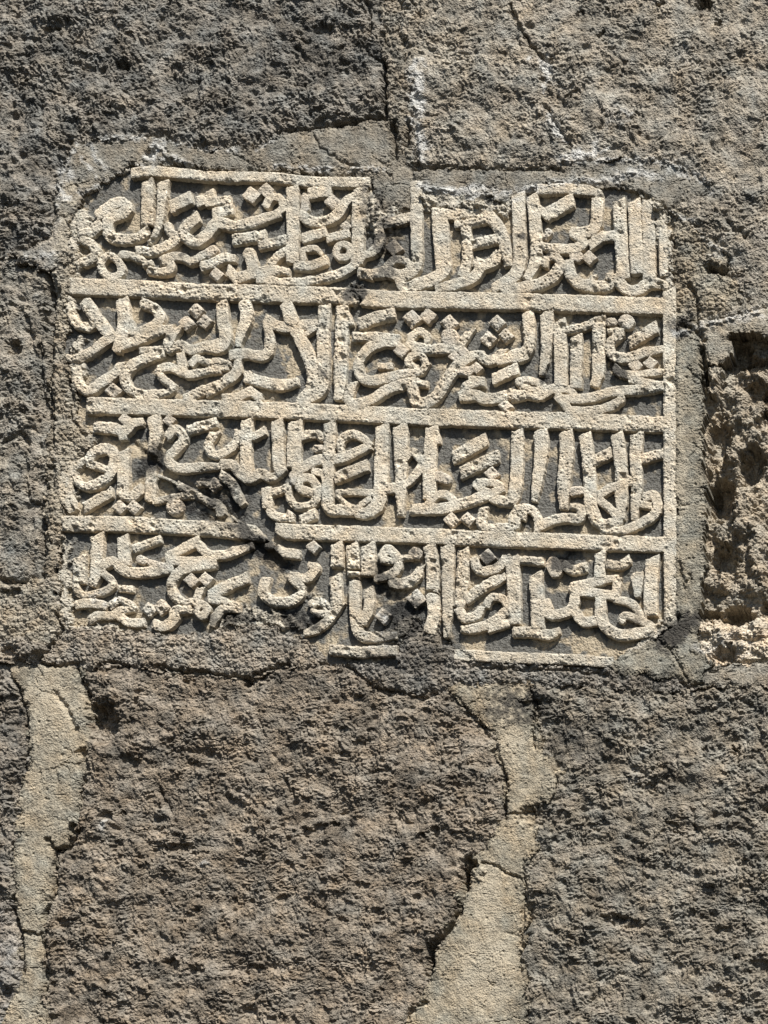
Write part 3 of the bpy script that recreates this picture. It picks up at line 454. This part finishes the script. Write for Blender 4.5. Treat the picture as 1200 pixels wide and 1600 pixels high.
# ------------------------------------------------------------------ the carved inscription
# strokes traced tile by tile; tile scale 260/1200. L letter, M short mark, D lozenge dot, B round boss, + joins the stroke to the letter before
TILES = {
'a1': (80, 240, '''L 88 690,205 692,350 690,500
L 80>45 805,215 795,330 778,480 745,580 700,640
L 80 335,435 400,390 480,345 545,375 520,425 440,450 405,500 420,590 520,612 620,600 690,545
L 75 205,560 280,560 345,505
L 70 215,615 290,650 315,720 250,770 160,790
L 56 350,800 395,735 465,755 505,835 465,885 395,875 350,800
L 58 490,725 560,725 640,755 670,775
+ 40 660,800 720,780
L 62 700,835 780,850 855,835 855,785 810,760 890,740 950,745 1005,775 1085,735 1150,690
+ 55 800,755 800,800
L 55 1110,800 1200,765
D 48 1140,710
L 75 610,695 720,695 820,665 900,610 945,580
+ 62 835,510 850,560 900,590
L 80 1050,460 970,530 955,590 1040,630 1115,590 1180,510 1240,500 1320,520 1440,495 1560,455 1650,430
M 88 870,380 1000,315
M 78 1055,345 1165,290
+ 70 1120,345 1280,330
'''),
'b1': (320, 240, '''M 82 65,435 190,395
D 72 335,295
D 64 440,262
L 58 435,375 480,310 545,325 560,390 500,430
L 92 630,245 632,500 628,770
+ 62 475,795 520,735 575,700 620,690
M 82 205,615 425,580
M 72 390,655 580,612
B 58 720,310 722,390
M 82 755,285 900,262
D 66 920,345
L 76 690,440 770,485 870,480 960,430 1010,350 1075,300
L 100 1120,265 1110,400 1105,520
+ 88 1105,540 1100,680 1095,780
M 74 710,605 865,560
M 62 885,608 1035,572
D 46 1015,520
L 50 945,700 985,650 1045,675 1035,735 965,745 945,700
L 84 310,710 335,770 350,850
+ 78 250,890 380,855 500,840 600,850
L 64 380,900 560,922 700,920 820,900 950,865 1050,820 1150,735 1200,710
L 46 705,765 710,695 790,680 845,720
+ 68 645,800 760,805 870,765
B 66 30,705 60,690
L 72 -20,810 60,785 130,745 215,755
D 58 82,870
L 75 170,840 230,900
L 70 1110,850 1200,870
'''),
'c1': (560, 240, '''L 72 108,330 130,480 150,620 110,700 20,740
L 84 415,200 416,400 415,600 420,760 385,845 300,875 200,850 100,862 0,860
+ 58 205,815 260,762 340,772 365,820
M 70 190,500 365,455
D 68 255,675
L 92 600,450 612,700 620,820 560,890 430,940 325,960 290,900
+ 66 562,450 572,640 590,820
L 84 540,425 700,430 860,425 930,430
+ 76 770,500 780,740 752,875
L 60 700,505 800,492 930,462
+ 88 940,440 1010,530 1055,660 1075,800
M 72 825,645 985,608
L 80 850,780 905,800 975,770 1000,705
L 78 880,810 830,890 700,940 560,972
L 95 1152,300 1158,560 1160,780 1120,880 1040,930 975,968
'''),
'd1': (800, 240, '''L 88 145,310 165,500 170,760 110,900
L 86 345,815 280,895 160,948 0,976 -70,978
L 64 230,800 255,740 315,745 355,800 345,845
+ 84 400,785 428,880 500,938 620,950 690,945 735,880
+ 44 570,910 585,880
+ 60 690,910 700,865
M 95 265,425 432,335
+ 62 200,400 250,440
L 86 615,320 605,490 560,555 430,560
+ 72 430,560 505,620 495,665 400,685 260,675 180,640
L 74 565,650 655,595 745,585
B 78 452,735 475,740
D 60 555,745
L 94 768,345 785,600 800,885
L 92 880,350 890,600 900,850
L 92 975,350 985,600 990,890
+ 80 745,890 825,975 905,980 990,930 1085,935 1110,965
L 66 1085,530 1095,870
B 55 235,590 260,560
F 76 190,255 400,250 560,265 640,290
'''),
'a2': (80, 430, '''L 92 245,190 300,280 375,370 425,435
+ 70 125,200 150,300 185,350 260,362 330,330
L 72 440,440 360,490 260,560 170,600 110,590
L 76 180,670 192,780 260,830 350,780 450,715 500,640
D 66 445,830
L 94 512,185 525,330 500,460 470,540
L 74 655,195 740,235 782,300 745,358 640,402 585,405 565,330
L 74 500,505 640,458 780,395 870,380
+ 82 882,400 848,470 852,535
L 50 640,540 795,530
L 74 800,545 690,590 590,640 530,720 545,800 620,848 760,852 850,828 870,790
+ 62 860,790 790,730 775,680 850,655 930,690 1000,712 1100,690 1210,682
L 66 925,560 945,680
+ 74 845,525 930,500 1000,532 1100,510 1200,478
L 54 1005,640 1050,595 1110,620 1210,620 1290,640
D 66 1040,250
D 64 972,340
D 62 1102,330
L 74 960,890 1080,830 1215,790
'''),
'b2': (320, 430, '''L 78 10,835 120,770 220,700 235,615
+ 70 20,655 160,645
L 88 122,195 130,330 148,440 118,508 40,522 -20,515
L 96>58 285,195 300,300 255,430 240,510
L 74 180,570 300,560 400,578 452,540 460,440 438,315
+ 78 440,315 520,360 620,370 720,355 805,338
+ 40 800,370 720,425
L 94 588,210 625,330 700,480 760,620 780,740 750,830 675,900
L 88 862,220 850,400 852,600 850,740 825,830 740,890 670,910
L 94 988,220 985,400 975,600 970,780 958,885
+ 56 1010,260 1045,350
L 84 290,730 420,765 550,785 660,760
+ 60 300,700 340,760
L 68 130,885 240,870 325,830
+ 66 330,835 400,885
L 70 1062,780 1035,900 1108,920 1210,905
'''),
'c2': (560, 430, '''L 74 -10,925 100,890 200,825 320,780 400,762 490,782
M 84 5,345 120,302 250,275
L 72 -40,440 120,440 285,458
+ 74 275,475 160,482 60,530 0,620 12,720 90,755 200,735 320,710 440,690 480,640
+ 54 480,640 450,572 380,582 360,630 420,650
M 48 140,650 240,652
D 74 385,312
D 66 500,292
D 72 655,342
D 62 308,540
L 60 365,450 430,402 490,430 492,480
+ 78 360,490 430,520 520,528 640,520 720,500 790,410
B 118 650,440 662,440
D 46 688,580
D 44 755,548
L 84 385,785 402,890 470,920 560,870 640,740 720,645 820,580 900,570
L 76 885,590 930,610 990,598 1035,545
+ 74 1010,612 1080,595 1140,560 1210,580
D 66 1000,340
D 66 935,455
D 60 1062,430
B 60 725,690 800,690
D 52 850,668
M 78 975,745 1140,670
L 68 800,755 900,765
+ 68 745,850 775,800 850,770
+ 78 735,870 840,860 900,885 1000,880 1100,850 1210,862
D 58 1060,942
'''),
'd2': (800, 430, '''L 86 112,275 122,400 110,530 40,590 -40,590
L 98>60 248,285 250,400 240,560 212,710
L 94 340,335 348,560 352,790
+ 62 370,392 500,372 600,330 650,300
L 88 462,445 460,620 460,800
L 94 625,320 622,500 620,690 595,790
B 62 700,335 730,335
B 108 820,335 828,335
L 44 690,402 800,392
+ 74 790,410 705,490 715,560 790,592 870,580 960,552 1090,530
M 82 850,482 1035,372
D 58 888,645
D 56 998,630
L 58 740,665 800,710 900,712 1090,690
+ 58 850,740 950,770 1080,790
+ 72 1075,795 960,818 800,828 700,842 620,868 480,890 350,882 330,840
L 66 340,880 400,955
+ 66 395,975 560,978 700,945 785,895 775,850
L 52 45,765 130,755 220,790 170,830 80,800 45,765
+ 72 0,870 120,852 200,862 300,812 400,820 450,860
'''),
'a3': (80, 620, '''L 80 310,215 440,220 520,245 580,190 650,175
+ 60 510,250 515,300
D 52 528,160
L 105>62 740,160 750,260 722,400
D 52 850,168
L 72 835,275 895,232 950,290 905,365 850,425 860,485 950,512 1100,500 1210,495
M 74 985,235 1180,178
L 76 255,460 300,392 400,370 452,430 430,540 370,600 270,640 195,620 165,560
+ 56 260,475 340,500 425,535
L 105 170,480 105,580 100,700 150,810
M 78 235,795 425,685
L 88 515,400 515,560 512,700
+ 76 510,705 575,712 645,662
D 62 492,795
D 62 592,795
L 78 720,520 715,640 708,735
M 50 735,750 860,722 1010,700
B 120 880,790 890,790
L 76 920,625 1020,680 1120,740 1210,765
M 40 1050,622 1160,622
'''),
'b3': (320, 620, '''L 66 60,262 20,335 35,400 100,412 190,360 240,275
L 84 302,175 292,400 305,565
+ 60 220,262 330,285 430,240
L 72 115,482 200,490 245,545 320,590 400,550 470,580 540,545
L 88 520,180 530,450 545,530
L 104 650,190 642,340 640,490
+ 64 690,285 770,262 830,275 825,300
B 56 800,370 840,370
L 74 650,535 710,505 800,455 900,450 1000,430 1190,350
+ 62 965,350 990,292 1070,262 1150,305 1190,345
+ 50 960,350 985,400
L 84 900,195 890,500 880,740 900,808 1000,812 1100,825 1210,832
M 78 945,580 1165,492
L 48 945,690 1060,680 1210,692
+ 42 950,710 1020,772 1080,800
+ 48 1190,730 1130,770 1080,810
B 58 640,560 640,610
L 62 770,690 680,655 685,595 760,585 808,660 795,740 730,785 645,778 602,715 600,645
M 56 780,535 850,555 880,630
L 74 442,660 452,790
+ 62 480,690 595,645
L 66 460,820 530,862 630,868
D 50 600,850
M 74 690,888 790,840
L 74 120,565 190,620 225,700 270,770
L 70 20,750 90,780 110,840
D 60 60,630
'''),
'c3': (560, 620, '''L 98 172,215 160,450 158,640 138,770 60,832 -20,835
L 108>70 300,215 302,450 302,700 300,850
+ 74 150,655 280,655
+ 62 335,432 380,388 432,430 450,495 385,585 330,635
L 94 530,225 510,450 510,720
+ 50 555,260 570,330
M 92 685,432 910,308
M 88 742,540 1000,425
B 78 580,570 630,590
D 62 958,550
L 58 490,790 555,710 630,702 680,745 640,800
+ 78 375,805 600,802 720,772 840,732 960,692 1040,655
+ 56 1030,640 980,618 850,612 868,650 940,680
L 92 1142,250 1140,450 1132,640 1100,735 1030,745 950,722
D 62 668,885
D 62 788,880
L 72 900,805 888,925 1010,942 1120,930 1142,870
+ 76 1120,810 1200,850
'''),
'd3': (800, 620, '''L 68 0,925 12,850 62,800 140,812 182,880 182,965
L 108>64 205,265 212,360 190,550 160,745
L 104>86 385,270 395,400 372,600 370,800
B 66 440,680 490,672
L 72 185,935 300,882 400,868 485,870 492,800 425,790
L 92 525,275 548,450 560,650 572,800 622,900 700,908 780,885
+ 76 580,465 705,400
L 92 758,275 780,450 790,600 782,870
+ 64 625,710 700,660 765,640
+ 60 620,735 690,790 765,865
L 94>70 898,280 890,450 900,620 888,740 880,880
+ 74 800,590 860,605
M 72 945,440 1085,402
L 68 955,720 1020,705 1050,780 1020,850 920,910 800,958 640,960
+ 52 925,770 1000,785
'''),
'a4': (80, 800, '''L 100>70 330,180 322,420 290,520
L 82 515,185 522,370
L 74 330,400 440,355 490,400 560,430 680,432 870,410
M 60 590,262 780,190
B 66 640,338 655,345
+ 56 700,360 780,385 860,400
L 54 365,430 432,500 405,555 300,588 215,595 172,540 182,430
L 90 200,330 195,500
M 48 480,545 580,552
L 66 180,665 280,652 385,672
L 58 425,665 480,628 545,655 595,690
+ 62 270,775 340,742 430,742 490,705 590,692
+ 66 480,742 560,792 660,792
D 62 700,700
D 68 788,682
L 74 735,800 810,825 880,775 892,712 1000,700
+ 58 1035,710 1075,660 1125,700 1085,750 1035,715
L 72 835,325 950,262 1060,205
+ 68 1050,220 1130,300 1250,302 1330,275 1445,238
+ 66 850,350 1000,352 1180,355
+ 74 1170,370 1020,392 920,432 862,520 882,600 960,650 1020,642
D 60 1010,492
D 60 1112,482
L 56 1075,555 1040,640
'''),
'b4': (320, 800, '''L 84 40,600 150,535 300,470
+ 62 30,625 130,640 240,685
+ 68 240,690 140,692 80,750 50,815
L 76 435,485 420,580 490,640 600,642 680,600 700,545
+ 66 690,540 620,465
+ 68 620,462 740,470 800,400 750,380
M 72 540,255 580,290 670,300
D 56 780,250
B 44 445,245 480,240
L 58 765,665 800,635 860,660 880,720 815,728 765,700
+ 68 960,670 880,780 800,840 715,870
L 88 950,235 950,380
L 86 938,465 948,660
L 92 1060,240 1070,440
L 80 1078,500 1080,700 1105,860 1180,900 1380,888
L 108 1175,250 1175,440
L 78 1180,560 1180,700 1130,790
'''),
'c4': (560, 820, '''L 66 165,235 210,172 262,215 285,290 245,350 120,392
+ 50 165,250 275,262
L 38 300,240 380,232
B 88 405,200 415,205
L 78 232,410 320,420 410,372 440,310
D 78 415,530
D 66 178,655
L 94 512,155 530,300 532,450
L 90 530,495 542,640 510,765
L 100>62 640,155 642,350 640,600 630,800
L 86 752,185 745,400 725,575
+ 72 722,610 762,668 850,650 885,595
L 68 830,240 852,308 920,332 1020,292 1062,220
D 68 930,230
L 78 780,525 870,462 960,412 1050,372
L 58 920,580 960,520 1040,530 1065,600
+ 70 1062,620 960,700 860,740 740,752
L 64 940,745 1080,700
L 98 1108,250 1120,480 1122,700
+ 60 1090,252 1210,252 1330,262
+ 76 1120,770 1250,770 1370,790 1445,762
'''),
'd4': (800, 820, '''L 98 170,365 180,560 185,740
B 105 295,280 310,325
L 74 375,290 440,322 530,302
L 74 225,630 320,645 430,602 452,500 442,445 560,420 640,398 760,380
+ 60 240,540 260,600
+ 74 455,620 505,690 600,692
L 84 640,530 640,660 682,740 780,790 900,782 1000,762 1065,732
+ 66 500,480 620,492 740,512
+ 60 745,500 760,390
L 78 632,205 630,370
M 68 690,278 770,290 840,250
L 58 740,530 860,562 925,640 955,668
L 58 780,690 820,650 930,690 1045,740
L 98>46 900,370 905,440 905,510
L 100 1012,250 1000,450 1000,640
'''),
}
K = 260 / 1200.0
SHAPES = []                    # (letter index, type, pts, w0, w1)
KIND = []
def catmull(p, n=5):
    if len(p) < 3: return p
    closed = np.allclose(p[0], p[-1])
    q = np.vstack([p[-2] if closed else 2 * p[0] - p[1], p, p[1] if closed else 2 * p[-1] - p[-2]]); o = []
    for i in range(1, len(q) - 2):
        for t in np.arange(n) / n:
            a, b, c, d = q[i - 1], q[i], q[i + 1], q[i + 2]
            o.append(.5 * (2 * b + (c - a) * t + (2 * a - 5 * b + 4 * c - d) * t * t + (3 * b - a - 3 * c + d) * t ** 3))
    o.append(p[-1]); return np.array(o)
for ox, oy, txt in TILES.values():
    for ln in txt.strip().split('\n'):
        f = ln.split(); ty = f[0]; w = [float(x) * K for x in f[1].split('>')]
        pts = np.array([[float(c) for c in q.split(',')] for q in f[2:]]) * K + (ox, oy)
        if ty != '+':
            KIND.append({'L': 'letter', 'M': 'short_mark', 'D': 'dot', 'B': 'dot', 'F': 'frame'}[ty])
        SHAPES.append((len(KIND) - 1, 'D' if ty == 'D' else 'B' if ty == 'B' else 'S', pts, w[0] / 2, w[-1] / 2))
def bar(kind, w, pts):
    KIND.append(kind); SHAPES.append((len(KIND) - 1, 'R', np.array(pts, float), w / 2, w / 2))
bar('divider', 26, [(112,446),(200,449),(320,455),(530,461),(600,467),(800,470),(1040,478)])
bar('divider', 25.5, [(138,633),(240,635),(330,637),(450,641),(580,647),(700,652),(820,655),(1040,662)])
bar('divider', 24, [(97,817),(200,818),(330,825),(410,833)])
bar('divider', 24, [(433,829),(580,834),(700,838),(820,843),(1040,850)])
bar('chip_edge', 4.4, [(361,806),(378,818),(402,833),(428,847)])
bar('chip_edge', 4.2, [(247,742),(264,749),(281,758),(310,770),(338,781)])
bar('frame', 16, [(207,270),(235,266),(330,275),(430,276),(480,283),(575,284)])
bar('frame', 17, [(516,1014),(560,1018),(618,1016)])
bar('frame', 17, [(712,1022),(800,1027),(900,1030),(955,1034)])
bar('frame', 20, [(1046,455),(1046,500),(1046,700),(1047,850),(1047,975)])

st = 1.25
lu = np.arange(84, 1066, st); lv = np.arange(248, 1048, st)
LU, LV = [a.astype(np.float32) for a in np.meshgrid(lu, lv)]
wob = .5
WU = LU + wob * 1.5 * fbm(LU, LV, 11, 601, 2) + wob * perlin(LU, LV, 4.5, 605); WV = LV + wob * 1.5 * fbm(LU, LV, 11, 611, 2) + wob * perlin(LU, LV, 4.5, 615)
SD = np.full(LU.shape, 50, np.float32); LB = np.full(LU.shape, -1, np.int32)
for li, ty, pts, r0, r1 in SHAPES:
    R = max(r0, r1) + 12; r0 -= .25; r1 -= .25
    i0 = max(int((pts[:, 0].min() - R - lu[0]) / st), 0); i1 = min(int((pts[:, 0].max() + R - lu[0]) / st) + 2, len(lu))
    j0 = max(int((pts[:, 1].min() - R - lv[0]) / st), 0); j1 = min(int((pts[:, 1].max() + R - lv[0]) / st) + 2, len(lv))
    if i1 <= i0 or j1 <= j0: continue
    x = WU[j0:j1, i0:i1]; y = WV[j0:j1, i0:i1]
    if ty == 'D':
        a = .10 * math.sin(li * 3.7); dx = x - pts[0, 0]; dy = y - pts[0, 1]
        dd = (np.abs(dx * math.cos(a) + dy * math.sin(a)) + 1.08 * np.abs(-dx * math.sin(a) + dy * math.cos(a)) - r0 * 2.02) * .7
    else:
        p = catmull(pts) if ty == 'S' else pts
        dd = np.full(x.shape, 60, np.float32); n = len(p) - 1; closed = np.allclose(p[0], p[-1])
        cum = np.r_[0, np.cumsum(np.hypot(*np.diff(p, axis=0).T))]; cum /= cum[-1]
        for k in range(n):
            a = p[k]; dv_ = p[k + 1] - p[k]; L = max(np.hypot(*dv_), 1e-4); e = dv_ / L
            t = ((x - a[0]) * e[0] + (y - a[1]) * e[1]); tc = np.clip(t, 0, L)
            r = r0 + (r1 - r0) * (cum[k] + (cum[k + 1] - cum[k]) * tc / L)
            if ty == 'S' and len(pts) >= 4 and not closed:             # the reed pen's stroke thins towards its tail
                r = r * (1 - .30 * sstep(.72, 1.0, cum[k] + (cum[k + 1] - cum[k]) * tc / L))
            d = np.hypot(x - a[0] - tc * e[0], y - a[1] - tc * e[1]) - r
            if ty != 'B' and not closed:
                for end in (0, 1):
                    if (end == 0 and k == 0) or (end == 1 and k == n - 1):
                        o = -e if end == 0 else e; pe = a if end == 0 else p[k + 1]
                        if abs(o[1]) > abs(o[0]) and o[1] < 0: nn = np.array([-.48 if r0 > 8 else -.2, -.88])
                        elif abs(o[0]) >= abs(o[1]): nn = np.array([np.sign(o[0]), .35 * o[1]])
                        else: nn = o
                        nn = nn / np.hypot(*nn)
                        al = (x - pe[0]) * nn[0] + (y - pe[1]) * nn[1] - .30 * r
                        out = (t < 0) if end == 0 else (t > L)
                        per = np.abs(-(x - pe[0]) * e[1] + (y - pe[1]) * e[0]) - r
                        d = np.where(out, np.maximum(per, al), d)
            dd = np.minimum(dd, d)
    cur = SD[j0:j1, i0:i1]; m = dd < cur; cur[m] = dd[m]; LB[j0:j1, i0:i1][m] = li
# the diagonal break that cuts the third divider, and chips knocked out of the carving
def chip(pts, w, x=WU, y=WV):
    global SD
    SD = np.maximum(SD, w - linedist(pts, x, y, 30))
chip([(398, 812), (418, 832), (440, 846)], 6); chip([(420, 836), (450, 850)], 6)
0 and chip([(214, 700), (262, 738)], 4.5); chip([(262, 738), (330, 776)], 2.5)
chip([(505, 888), (560, 890)], 2.0); chip([(535, 900), (592, 912)], 2.2); chip([(657, 922), (690, 928)], 1.5); chip([(508, 948), (512, 952)], 1)
chip([(548, 455), (562, 470), (556, 480)], 3.0)
GY, GX = np.gradient(SD, st); gl = np.hypot(GX, GY) + 1e-3; GX /= gl; GY /= gl
cS = (SD[:-1, :-1] + SD[1:, :-1] + SD[:-1, 1:] + SD[1:, 1:]) / 4
cL = LB[:-1, :-1]
# only where the slab is there to carry it
uu0 = np.clip(np.searchsorted(us, LU[:-1, :-1] + st / 2) - 1, 0, lab.shape[1] - 1); vv0 = np.clip(np.searchsorted(vs, LV[:-1, :-1] + st / 2) - 1, 0, lab.shape[0] - 1)
on = np.ones(cS.shape, bool)
ins = (cS < 0) & on
sh = np.clip(SD, -.75 * st, .75 * st); near = np.abs(SD) < .8 * st
PU = np.where(near, LU - GX * sh, LU); PV = np.where(near, LV - GY * sh, LV)
wear = sstep(.1, .7, fbm(LU, LV, 70, 651, 3) + .25 + .5 * sstep(260, 90, LU) )
edge = 1 - sstep(0.0, 1.9 + 1.3 * wear, -SD)
LH = 0.4 - (.6 + 1.5 * wear) * edge + (.3 + .6 * wear) * fbm(LU, LV, 16, 652, 2) + (.30 + .5 * wear) * perlin(LU, LV, 5, 653) + (.34 + .3 * wear) * perlin(LU, LV, 2.9, 655) + .9 * fbm(LU, LV, 130, 656, 2)
f1, _ = worley(LU + 3 * perlin(LU, LV, 8, 681), LV, 34, 658); LH = LH - (1.0 + 2.6 * wear) * (1 - sstep(.06, .22, f1)); f1, _ = worley(LU, LV, 9, 657); LH = LH - 2.2 * pit_field(LU, LV, [(285,795,50,26,.4,1),(370,850,50,10,.7,1),(232,725,14,26,0,.8),(340,785,40,30,0,.7),(200,960,60,14,0,.4),(150,930,50,30,0,.35)], 8) - (.6 + 1.2 * wear) * (1 - sstep(.06, .26, f1))
g = groove_field(LU, LV); LH = LH - np.minimum(g, 4) * .6
iu = np.clip(np.searchsorted(us, LU) , 0, U.shape[1] - 1); iv = np.clip(np.searchsorted(vs, LV), 0, U.shape[0] - 1)
FL = SLAB_H[iv, iu]; FL = np.where(FL == 0, -9.8, FL)
OU = GX * (.6 + .5 * perlin(LU, LV, 8, 671)); OV = GY * (.6 + .5 * perlin(LU, LV, 8, 672))
tone = {'divider': (.52, .46, .362), 'frame': (.47, .42, .335), 'chip_edge': (.5, .46, .38), 'letter': (.505, .448, .355), 'short_mark': (.51, .45, .355), 'dot': (.49, .43, .345)}
rng = np.random.RandomState(7)
for li in range(len(KIND)):
    cells = ins & (cL == li)
    if cells.sum() < 12: continue
    c = np.array(tone[KIND[li]]) * (1 + rng.uniform(-.12, .04)); lift = np.float32(rng.uniform(-.9, .5) if KIND[li] in ('letter', 'dot', 'short_mark') else 0)
    o = patch(KIND[li], cells, PU, PV, LH + lift, lambda a, b, c=c, s=5000: paint(a, b, c, s, .14, .12, dcol=(.06, .056, .05), dk=.95, patch_=.28), M_CARVED, panel, FL - 3.0, (OU, OV))
    to_local(o, panel)
print('letters', len(KIND), 'tris', sum(len(m.polygons) * 2 for m in bpy.data.meshes))
